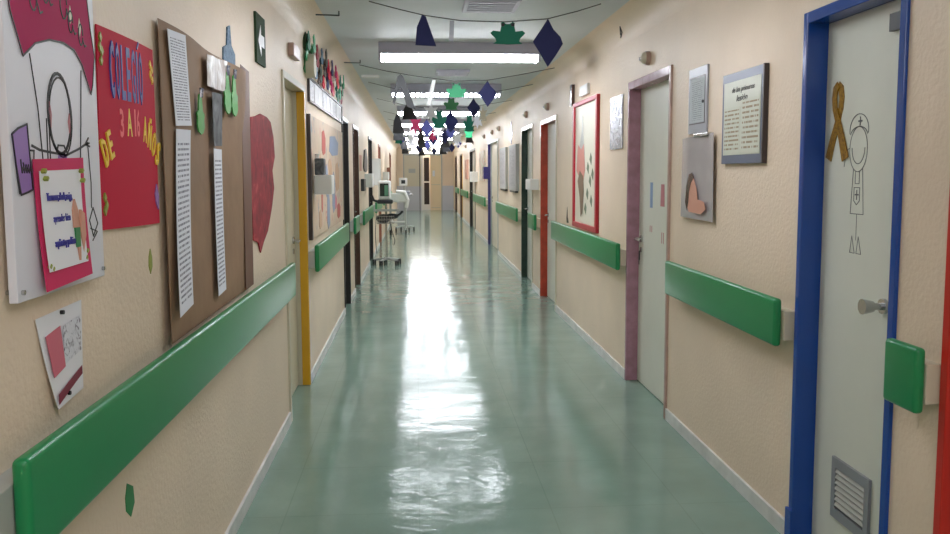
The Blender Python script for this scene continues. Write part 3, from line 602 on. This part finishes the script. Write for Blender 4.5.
B().wpoly('R', [(8.02, 1.6), (7.95, 1.85), (7.8, 1.8), (7.68, 1.85), (7.62, 1.6), (7.7, 1.5), (7.85, 1.52)], .014, .016).done('pink_shape', mat('pink_wash', (206, 140, 128), .5), art)
B().wpoly('R', [(7.95, 1.5), (7.85, 1.6), (7.7, 1.55), (7.66, 1.4), (7.72, 1.2), (7.8, 1.16), (7.85, 1.35)], .016, .018).done('brown_shape', mat('brown_wash', (120, 98, 76), .5), art)
for (y, z) in ((7.5, 1.62), (7.38, 1.7), (7.4, 1.5), (7.52, 1.38), (7.3, 1.56), (7.6, 1.24), (7.35, 1.32)): B().wpoly('R', [(y+.05, z), (y, z+.06), (y-.05, z+.02), (y-.03, z-.05)], .012, .014).done('leaf_print', mat('sage_print', (96, 112, 84), .5), art)
tag(B().wbox('R', 7.48, 7.83, 2.30, 2.395, 0, .03, .005).done('switch_box', 'white'), 'white switch box above the red-framed poster', 'switch box')
tag(B().wbox('R', 8.22, 8.32, 2.25, 2.46, 0, .03).done('wall_bracket', 'brown'), 'narrow brown bracket beside the white switch box', 'bracket')
tag(B().wpoly('R', [(8.5, 1.06), (8.56, 1.12), (8.58, 1.22), (8.62, 1.10), (8.6, 1.05)], 0, .003).done('feather_sticker', 'brown'), 'small brown feather sticker left of the red-framed poster', 'sticker')
for a, z, lb in ((14.18, 15.18, 'long framed list on the right wall, farther of the pair'), (12.68, 13.68, 'long framed list on the right wall, nearer of the pair')):
    r = thing('framed_list', lb, 'framed list', (XR, (a+z)/2, 1.3), 'pair of long framed lists')
    B().wbox('R', a, z, 1.30, 2.03, 0, .05, .004).done('frame', 'lightgrey', r); B().sheet('R', [(z-.06, 1.34), (a+.06, 1.34), (a+.06, 1.99), (z-.06, 1.99)], lambda u, v: 0, .051, .001, 4).done('list_page', uvlines('list_print', (186, 182, 182), (140, 134, 138), 30, .4, 12), r)
    B().wbox('R', a+.1, z-.1, 1.27, 1.30, 0, .045).done('bottom_clip', 'dark', r)
tag(B().wpoly('R', [(13.7, 2.06), (13.9, 2.22), (13.72, 2.44), (13.52, 2.22)], 0, .01).done('diamond_cutout', 'violet'), 'violet diamond cutout on the right wall above the framed lists', 'cutout')
tag(B().wbox('R', 10.62, 11.1, 1.36, 1.5, 0, .11, .006).done('paper_dispenser', 'white'), 'white dispenser on the right wall beside the dark green frame', 'dispenser')
tag(B().wbox('R', 21.3, 21.95, 1.35, 1.62, 0, .16, .01).done('paper_dispenser', 'white'), 'white dispenser on the far right wall before the black frame', 'dispenser')
tag(B().wbox('R', 18.15, 18.5, 1.45, 1.72, 0, .1, .01).done('paper_dispenser', 'violet'), 'dark dispenser on the right wall beyond the indigo frame', 'dispenser')
tag(B().wbox('R', 18.9, 20.4, 1.4, 2.1, 0, .03).done('picture_board', 'posterart'), 'painted picture board on the far right wall', 'picture board')
tag(B().wbox('R', 25.0, 26.4, 1.4, 2.0, 0, .03).done('picture_board', 'skin'), 'peach picture board on the far right wall beyond the black frame', 'picture board')
# nurse call lamps over the doors
first = None
for (y, z, lb) in ((5.58, 2.355, 'round call lamp above the mauve door frame'), (9.85, 2.37, 'round call lamp above the rust-red door frame'), (11.75, 2.41, 'round call lamp above the dark green door frame'),
                   (15.6, 2.42, 'round call lamp nearest above the indigo-framed door'), (17.0, 2.42, 'round call lamp farther above the indigo-framed door'), (19.0, 2.42, 'round call lamp past the indigo frame'), (22.8, 2.42, 'round call lamp above the far black frame'), (26.0, 2.42, 'round call lamp beyond the far black frame')):
    if not first:
        first = thing('call_lamp', lb, 'call lamp', (XR, y, z), 'call lamps over the right doors')
        B().cyl((XR, y, z), (XR-.03, y, z), .048, .048, 24).done('lamp_base', 'brownpink', first, True)
        B().ball((XR-.03, y, z), (.03, .042, .042), 20).done('lamp_dome', 'cream_plastic', first, True)
        B().cyl((XR-.045, y+.03, z), (XR-.06, y+.03, z), .012).done('indicator', 'dark', first)
    else: dup(first, (XR, y, z), lb)
tag(B().tube([(XR-.12, 5.9, ZC-.16), (XR-.125, 5.9, 2.62), (XR-.11, 5.9, 2.58), (XR-.12, 5.9, 2.54)], .004).done('hanging_cord', 'string'), 'short dark cord hanging from the ceiling over the mauve door', 'cord')

# ------------------------------------------------------------------ ceiling
LX = .395; LW = 1.42
def lamp(y, label, fins=False, tube='lamp'):
    r = thing('ceiling_lamp', label, 'ceiling lamp', (LX, y, ZC), 'fluorescent ceiling lamps')
    B().box(LX-LW/2, LX+LW/2, y-.12, y+.12, 2.645, ZC, .004).done('housing', 'lamp_body', r)
    pts = [(LX-LW/2+.02, y+.105*math.cos(t), 2.645-.08*math.sin(t)) for t in [math.pi*k/12 for k in range(13)]]
    B().prism(pts, (LW-.04, 0, 0)).done('diffuser', tube, r, True)
    for q in (-.12, .112): B().box(LX-LW/2, LX+LW/2, y+q, y+q+.008, 2.618, 2.645).done('side_skirt', 'lamp_body', r)
    for x in (LX-LW/2, LX+LW/2-.02): B().box(x, x+.02, y-.11, y+.11, 2.562, 2.645).done('end_cap', 'lamp_body', r)
    if fins:
        f = B()
        for k in range(22): x = LX-LW/2+.06+k*.062; f.box(x, x+.018, y-.115, y+.115, 2.555, 2.645)
        f.box(LX-LW/2, LX+LW/2, y-.13, y-.116, 2.60, 2.645); f.done('louvre', 'lamp_body', r)
    return r
l0 = lamp(7.4, 'long fluorescent ceiling lamp nearest in view, over the first garland')
l1_ = lamp(10.75, 'fluorescent ceiling lamp with a slatted louvre, second in view', True)
words = ['third', 'fourth', 'fifth', 'sixth', 'seventh', 'eighth', 'ninth']
for k in range(7):
    y = 14.2+k*3.45
    if y < Y1-.5: dup(l0, (LX, y, ZC), '%s fluorescent ceiling lamp in view counting down the corridor' % words[k])
dup(l0, (LX, -3., ZC), 'unseen fluorescent ceiling lamp behind the viewer')  # unseen lamp, added for the light it gives the near end
M['dim_tube'] = mat('dimmed_fluorescent_diffuser', (236, 236, 230), .4, emit=(244, 248, 255), es=9)  # glow lowered only to keep the foreground darker
l9 = lamp(3.9, 'unseen dimmed fluorescent ceiling lamp just above the top of the picture', tube='dim_tube'); dup(l9, (LX, .4, ZC), 'unseen dimmed fluorescent ceiling lamp directly overhead of the viewer')  # two unseen lamps added overhead so the foreground is not too dark
v1 = thing('ceiling_vent', 'grey ceiling vent box at the top edge of the picture', 'vent', (.515, 5.6, ZC), 'ceiling vents')
B().box(.33, .70, 5.42, 5.84, 2.695, ZC, .004).done('vent_plate', 'lamp_body', v1)
for k in range(5): B().box(.36, .67, 5.47+k*.07, 5.50+k*.07, 2.69, 2.696).done('vent_slat', 'lamp_body', v1)
dup(v1, (.42, 9.35, ZC), 'small grey ceiling vent between the first two lamps'); 
v1c = dup(v1, (.42, 12.6, ZC), 'small grey ceiling vent between the second and third lamps')
# ---- garlands
def string(y, pts, label):
    tag(B().tube([(x, y, z) for x, z in pts], .0035, 6).done('garland_string', 'string'), label, 'string', 'garland strings across the corridor')
def fpoly(pts, cx, y, cz, sx, sz, t=.006, yaw=0): # cutout facing along the corridor
    b = B(); c, s = math.cos(yaw), math.sin(yaw)
    b.prism([(cx+px*sx*c, y+px*sx*s, cz+pz*sz) for px, pz in pts], (-s*t, c*t, 0)); return b
DIA = [(0, .5), (.18, .28), (.42, .12), (.5, -.02), (.28, -.25), (0, -.5), (-.28, -.2), (-.5, .02), (-.2, .3)]
FROG = [(-.14, .5), (-.2, .44), (-.19, .3), (-.22, .08), (-.42, .12), (-.5, .02), (-.46, -.06), (-.36, -.2), (-.33, -.34), (-.42, -.44), (-.25, -.45), (0, -.47), (.25, -.45), (.42, -.44), (.33, -.34), (.36, -.2), (.46, -.06), (.5, .02), (.42, .12), (.22, .08), (.19, .3), (.2, .44), (.14, .5), (.05, .4), (-.05, .4)]
TRI = [(-.18, .5), (.0, .46), (.5, -.5), (-.5, -.5), (-.42, .1)]
STAR = [(0, .5), (.12, .2), (.45, .25), (.25, 0), (.4, -.35), (.1, -.25), (0, -.5), (-.12, -.25), (-.42, -.35), (-.25, 0), (-.45, .25), (-.12, .2)]
def cut(shape, m, x, y, z, sx, sz, name, label, cat='cutout', yaw=0, grp=None):
    return tag(fpoly(shape, x, y, z, sx, sz, yaw=yaw).done(name, m), label, cat, grp)
def eyes(x, y, z, sx, sz, o):
    b = B()
    for k in (-1, 1): b.cyl((x+k*.14*sx, y-.001, z+.37*sz), (x+k*.14*sx, y-.006, z+.37*sz), .05*sx)
    b.done('eyes', 'ink', o)
string(5.6, [(-.30, 2.718), (-.1, 2.668), (.07, 2.630), (.308, 2.598), (.6, 2.592), (.894, 2.615), (1.1, 2.668), (1.26, 2.718)], 'nearest thin garland string sagging across under the ceiling')
cut(TRI, 'navy', .075, 5.59, 2.53, .145, .20, 'folded_paper_cone', 'navy folded triangle on the nearest garland', yaw=.3)
cut([(-.5, .5), (.5, .5), (.3, -.5), (-.7, -.45)], 'metal_paint', .25, 5.59, 2.525, .03, .14, 'paper_strip', 'thin grey paper strip on the nearest garland')
f = cut(FROG, 'frogfoam', .625, 5.59, 2.515, .235, .155, 'frog_cutout', 'dark green frog cutout on the nearest garland, left of the big diamond'); eyes(.625, 5.59, 2.515, .235, .155, f)
cut(DIA, 'navy', .896, 5.585, 2.455, .205, .32, 'diamond_cutout', 'big navy diamond cutout on the nearest garland', grp='diamond cutouts')
string(8.6, [(-.57, 2.69), (-.3, 2.63), (.0, 2.58), (.4, 2.53), (.75, 2.54), (1.1, 2.60), (1.45, 2.67)], 'second garland string sagging across under the ceiling')
VEE = [(-.28, .42), (-.15, .5), (-.02, .42), (.5, -.5), (.12, -.42), (-.12, .12), (-.22, .1), (-.42, -.38), (-.5, -.3)]
cut(VEE, 'dark', -.115, 8.59, 2.42, .24, .36, 'folded_paper_cone', 'dark folded paper like an upturned V on the second garland', yaw=.2)
cut([(.5, .5), (.1, .5), (-.5, -.5), (-.1, -.5)], 'white', .165, 8.59, 2.41, .1, .26, 'paper_strip', 'slanting white paper strip on the second garland')
f = cut(FROG, 'frogbright', .425, 8.59, 2.435, .215, .155, 'frog_cutout', 'bright green frog cutout on the second garland'); eyes(.425, 8.59, 2.435, .215, .155, f)
cut(DIA, 'navy', .748, 8.585, 2.40, .19, .27, 'diamond_cutout', 'navy diamond cutout on the second garland beneath the first lamp', grp='diamond cutouts')
string(10.2, [(-.57, 2.69), (-.2, 2.60), (.3, 2.53), (.7, 2.54), (1.1, 2.60), (1.45, 2.67)], 'third garland string, just before the louvred lamp')
cut(TRI, 'dark', -.07, 10.19, 2.34, .2, .2, 'folded_paper_cone', 'black folded cone on the third garland', yaw=-.4)
cut(STAR, 'paper', .19, 10.19, 2.33, .2, .24, 'star_cutout', 'white star cutout on the third garland')
f = cut(FROG, 'leafgreen', .44, 10.19, 2.43, .19, .16, 'frog_cutout', 'mid green frog cutout on the third garland under the bright one'); eyes(.44, 10.19, 2.43, .19, .16, f)
cut(DIA, 'navy', .715, 10.18, 2.38, .16, .24, 'diamond_cutout', 'navy diamond cutout on the third garland', grp='diamond cutouts')
cut(STAR, 'cream_plastic', .83, 10.19, 2.3, .12, .22, 'ribbon_figure', 'pale ribbon figure beside the third garland diamond')
gi = 0
kinds = [(DIA, 'navy', 'diamond_cutout', 'navy diamond'), (FROG, 'frogbright', 'frog_cutout', 'bright green frog'), (TRI, 'dark', 'folded_paper_cone', 'black folded cone'), (STAR, 'paper', 'star_cutout', 'white star'), (FROG, 'frogfoam', 'frog_cutout', 'dark green frog'), (STAR, 'pinkpaper', 'star_cutout', 'hot pink star')]
ordw = ['fourth', 'fifth', 'sixth', 'seventh', 'eighth', 'ninth', 'tenth']
lay = [[(2, -.25), (5, .0), (4, .35), (0, .52), (4, .8), (3, .92)], [(2, -.3), (3, -.05), (0, .2), (3, .4), (0, .62), (1, .95)], [(4, -.35), (3, -.1), (2, .12), (5, .35), (0, .6), (3, .85), (2, 1.1)],
       [(0, -.35), (3, -.1), (2, .15), (0, .4), (2, .7), (3, .95)], [(2, -.3), (3, .0), (0, .3), (3, .55), (2, .8), (0, 1.1)], [(2, -.3), (0, .1), (3, .4), (2, .8), (0, 1.05)], [(3, -.2), (2, .2), (0, .6), (3, 1.)]]
for g, y in enumerate((12.4, 14.9, 17.0, 19.2, 21.6, 24.3, 27.4)):
    string(y, [(-.57, 2.69), (-.1, 2.58), (.4, 2.53), (.9, 2.58), (1.45, 2.67)], '%s garland string counting down the corridor' % ordw[g])
    cnt = {}
    for n_, (k, x) in enumerate(lay[g]):
        sh, m, nm, w = kinds[k]; zc = 2.36+random.uniform(-.05, .04)-.01*g*.3
        side = ['far left', 'left', 'centre-left', 'centre', 'centre-right', 'right', 'far right'][min(6, int((x+.4)/.22))]
        cut(sh, m, x, y-.01-.02*n_, zc, random.uniform(.17, .24), random.uniform(.26, .34), nm, '%s cutout, %s on the %s garland' % (w, side, ordw[g]), yaw=random.uniform(-.5, .5), grp='cutouts on the far garlands')
# ceiling hooks
for (x, y, lb) in ((-.53, 5.95, 'thin wire hook on the ceiling near the green picture'), (-.55, 8.45, 'ceiling hook holding the second garland')):
    tag(B().tube([(x, y, ZC), (x, y, ZC-.03), (x-.16, y-.02, ZC-.03)], .005).done('ceiling_hook', 'string'), lb, 'hook', 'ceiling hooks')
tag(B().box(-.62, -.42, 9.7, 9.78, ZC-.03, ZC).done('ceiling_sensor', 'white'), 'small white sensor strip on the ceiling on the left', 'sensor')

# ------------------------------------------------------------------ monitor cart
cx, cyy = -.525, 14.3
mc = thing('monitor_cart', 'rolling stand with a vital signs monitor and basket by the left wall', 'monitor cart', (cx, cyy, 0))
B().cyl((cx, cyy, .1), (cx, cyy, 1.12), .018).done('pole', 'steel', mc, True)
B().cyl((cx, cyy, .08), (cx, cyy, .13), .05).done('hub', 'lightgrey', mc)
for k in range(5):
    a = math.radians(90+72*k+10); ex, ey = cx+.23*math.cos(a), cyy+.26*math.sin(a)
    lg = B().tube([(cx, cyy, .11), (ex, ey, .075)], .02).done('leg', 'lightgrey', mc, True)
    B().cyl((ex-.02, ey, .045), (ex+.012, ey, .045), .045).cyl((ex+.018, ey, .045), (ex+.042, ey, .045), .045).box(ex-.02, ex+.04, ey-.012, ey+.012, .05, .08).done('caster', 'rubber', lg)
B().box(cx-.2, cx+.23, cyy-.14, cyy+.14, .93, .945, .004).box(cx-.2, cx+.23, cyy-.14, cyy-.13, .945, .97).done('tray', 'lightgrey', mc)
b = B()
for z in (.72, .78, .84): b.box(cx-.16, cx+.14, cyy-.12, cyy-.114, z, z+.008).box(cx-.16, cx+.14, cyy+.114, cyy+.12, z, z+.008).box(cx-.16, cx-.154, cyy-.12, cyy+.12, z, z+.008).box(cx+.134, cx+.14, cyy-.12, cyy+.12, z, z+.008)
for k in range(8): x = cx-.157+k*.042; b.box(x, x+.005, cyy-.12, cyy-.115, .72, .86)
b.box(cx-.16, cx+.14, cyy-.12, cyy+.12, .715, .72); b.done('basket', 'steel', mc)
B().ball((cx-.05, cyy, .80), (.13, .09, .08)).ball((cx+.1, cyy-.02, .84), (.12, .07, .05)).tube([(cx+.14, cyy-.05, .82), (cx+.24, cyy-.06, .88), (cx+.29, cyy-.06, .93)], .02).done('coiled_cuffs', 'dark', mc, True)
B().tube([(cx+.05, cyy-.1, .84), (cx+.10, cyy-.13, .6), (cx+.15, cyy-.12, .42), (cx+.13, cyy-.08, .35)], .006).tube([(cx-.17, cyy, .9), (cx-.19, cyy-.05, .5), (cx-.17, cyy-.05, .2)], .005).done('cables', 'dark', mc, True)
mn = B().box(cx-.13, cx+.09, cyy-.08, cyy+.02, 1.13, 1.46, .035, 4).done('monitor', 'white', mc, True)
B().box(cx-.10, cx+.05, cyy-.09, cyy-.078, 1.19, 1.41, .006).done('screen', 'screen', mn)
B().box(cx-.02, cx+.04, cyy-.1, cyy-.09, 1.2, 1.38).done('display_readout', mat('green_readout', (90, 150, 120), .3), mn)
B().box(cx-.15, cx+.12, cyy-.1, cyy+.06, 1.06, 1.13, .02, 3).tube([(cx-.15, cyy, 1.1), (cx-.21, cyy-.02, 1.12), (cx-.24, cyy-.02, 1.2)], .02).done('monitor_base', 'dark', mc, True)
# bassinet trolley
bx, by = -.52, 21.6
bs = thing('bassinet_trolley', 'white wheeled bassinet trolley beyond the monitor cart', 'trolley', (bx, by, 0))
b = B(); b.box(bx-.2, bx+.28, by-.4, by+.4, .84, .9, .02).box(bx-.2, bx+.28, by-.4, by-.37, .9, 1.06, .01).box(bx-.2, bx+.28, by+.37, by+.4, .9, 1.06, .01).box(bx-.2, bx-.17, by-.37, by+.37, .9, 1.06, .01).box(bx+.25, bx+.28, by-.37, by+.37, .9, 1.06, .01)
b.done('tub', 'white', bs); B().box(bx-.16, bx+.24, by-.36, by+.36, .9, 1.0, .03, 3).done('mattress', 'paper', bs, True)
B().tube([(bx+.26, by-.42, .70), (bx+.30, by-.42, .9), (bx+.22, by-.42, 1.1), (bx+.0, by-.42, 1.12)], .045, 10).done('padded_bumper', 'white', bs, True)
for sx in (-.16, .24):
    for sy in (-.34, .34):
        lg = B().cyl((bx+sx, by+sy, .1), (bx+sx, by+sy, .84), .016).done('leg', 'lightgrey', bs)
        B().cyl((bx+sx-.015, by+sy, .05), (bx+sx+.015, by+sy, .05), .05).box(bx+sx-.02, bx+sx+.02, by+sy-.02, by+sy+.02, .07, .12).done('caster', 'rubber', lg)
B().box(bx-.17, bx+.25, by-.35, by+.35, .3, .32).done('shelf', 'lightgrey', bs)
# second stand
sx_, sy_ = -.32, 22.6+.2
ss = thing('computer_stand', 'tall white screen stand on casters behind the bassinet trolley', 'screen stand', (sx_, sy_, 0))
B().cyl((sx_, sy_, .1), (sx_, sy_, 1.3), .025).done('pole', 'lightgrey', ss, True)
for k in range(4):
    a = math.radians(45+90*k-20); ex, ey = sx_+.27*math.cos(a), sy_+.27*math.sin(a)
    lg = B().tube([(sx_, sy_, .14), (ex, ey, .1)], .022).done('leg', 'lightgrey', ss, True); B().cyl((ex-.02, ey, .05), (ex+.02, ey, .05), .05).box(ex-.02, ex+.02, ey-.02, ey+.02, .07, .1).done('caster', 'rubber', lg)
mo = B().box(sx_-.15, sx_+.08, sy_-.06, sy_, 1.24, 1.46, .02, 3).done('monitor', 'white', ss, True)
B().box(sx_-.09, sx_+.02, sy_-.07, sy_-.058, 1.30, 1.40).done('screen', 'dark', mo)
B().box(sx_-.2, sx_+.22, sy_-.2, sy_+.15, .98, 1.02, .01).box(sx_-.05, sx_+.15, sy_-.15, sy_-.05, 1.02, 1.1, .02).done('keyboard_tray', 'metal_paint', ss)

# ------------------------------------------------------------------ warm light beyond the far doors
lt = bpy.data.lights.new('vestibule_lamp', 'AREA'); lt.energy = 14; lt.size = .6; lt.color = (1, .82, .6)
lo = bpy.data.objects.new('vestibule_lamp', lt); COL.objects.link(lo); lo.location = (.4, Y1+.7, 2.6)

# ------------------------------------------------------------------ camera, world
sc = bpy.context.scene
w = bpy.data.worlds.new('world'); sc.world = w; w.use_nodes = True
w.node_tree.nodes['Background'].inputs[0].default_value = (.5, .52, .55, 1); w.node_tree.nodes['Background'].inputs[1].default_value = .2
cam = bpy.data.cameras.new('camera'); co = bpy.data.objects.new('camera', cam); COL.objects.link(co); sc.camera = co
F, PIT, YAW, ROL = 820.0, .0905, .0711, -.0038
cam.sensor_width = 36; cam.lens = F/950*36; cam.shift_y = -(267-247.6)/950; cam.clip_start = .05; cam.clip_end = 200
cy_, sy2 = math.cos(YAW), math.sin(YAW)
fw = Vector((sy2*math.cos(PIT), cy_*math.cos(PIT), -math.sin(PIT))); rt = Vector((cy_, -sy2, 0)); up = rt.cross(fw)
r2 = rt*math.cos(ROL)+up*math.sin(ROL); u2 = up*math.cos(ROL)-rt*math.sin(ROL)
mt = Matrix((r2, u2, -fw)).transposed().to_4x4(); mt.translation = (0, 0, 1.58); co.matrix_world = mt
sc.view_settings.view_transform = 'Standard'; sc.view_settings.look = 'None'; sc.view_settings.gamma = 1; sc.view_settings.use_curve_mapping = False
sc.view_settings.exposure = 1.33
sc.cycles.use_denoising = True
sc.cycles.max_bounces = 10; sc.cycles.diffuse_bounces = 6; sc.cycles.glossy_bounces = 5
sc.cycles.sample_clamp_indirect = 8
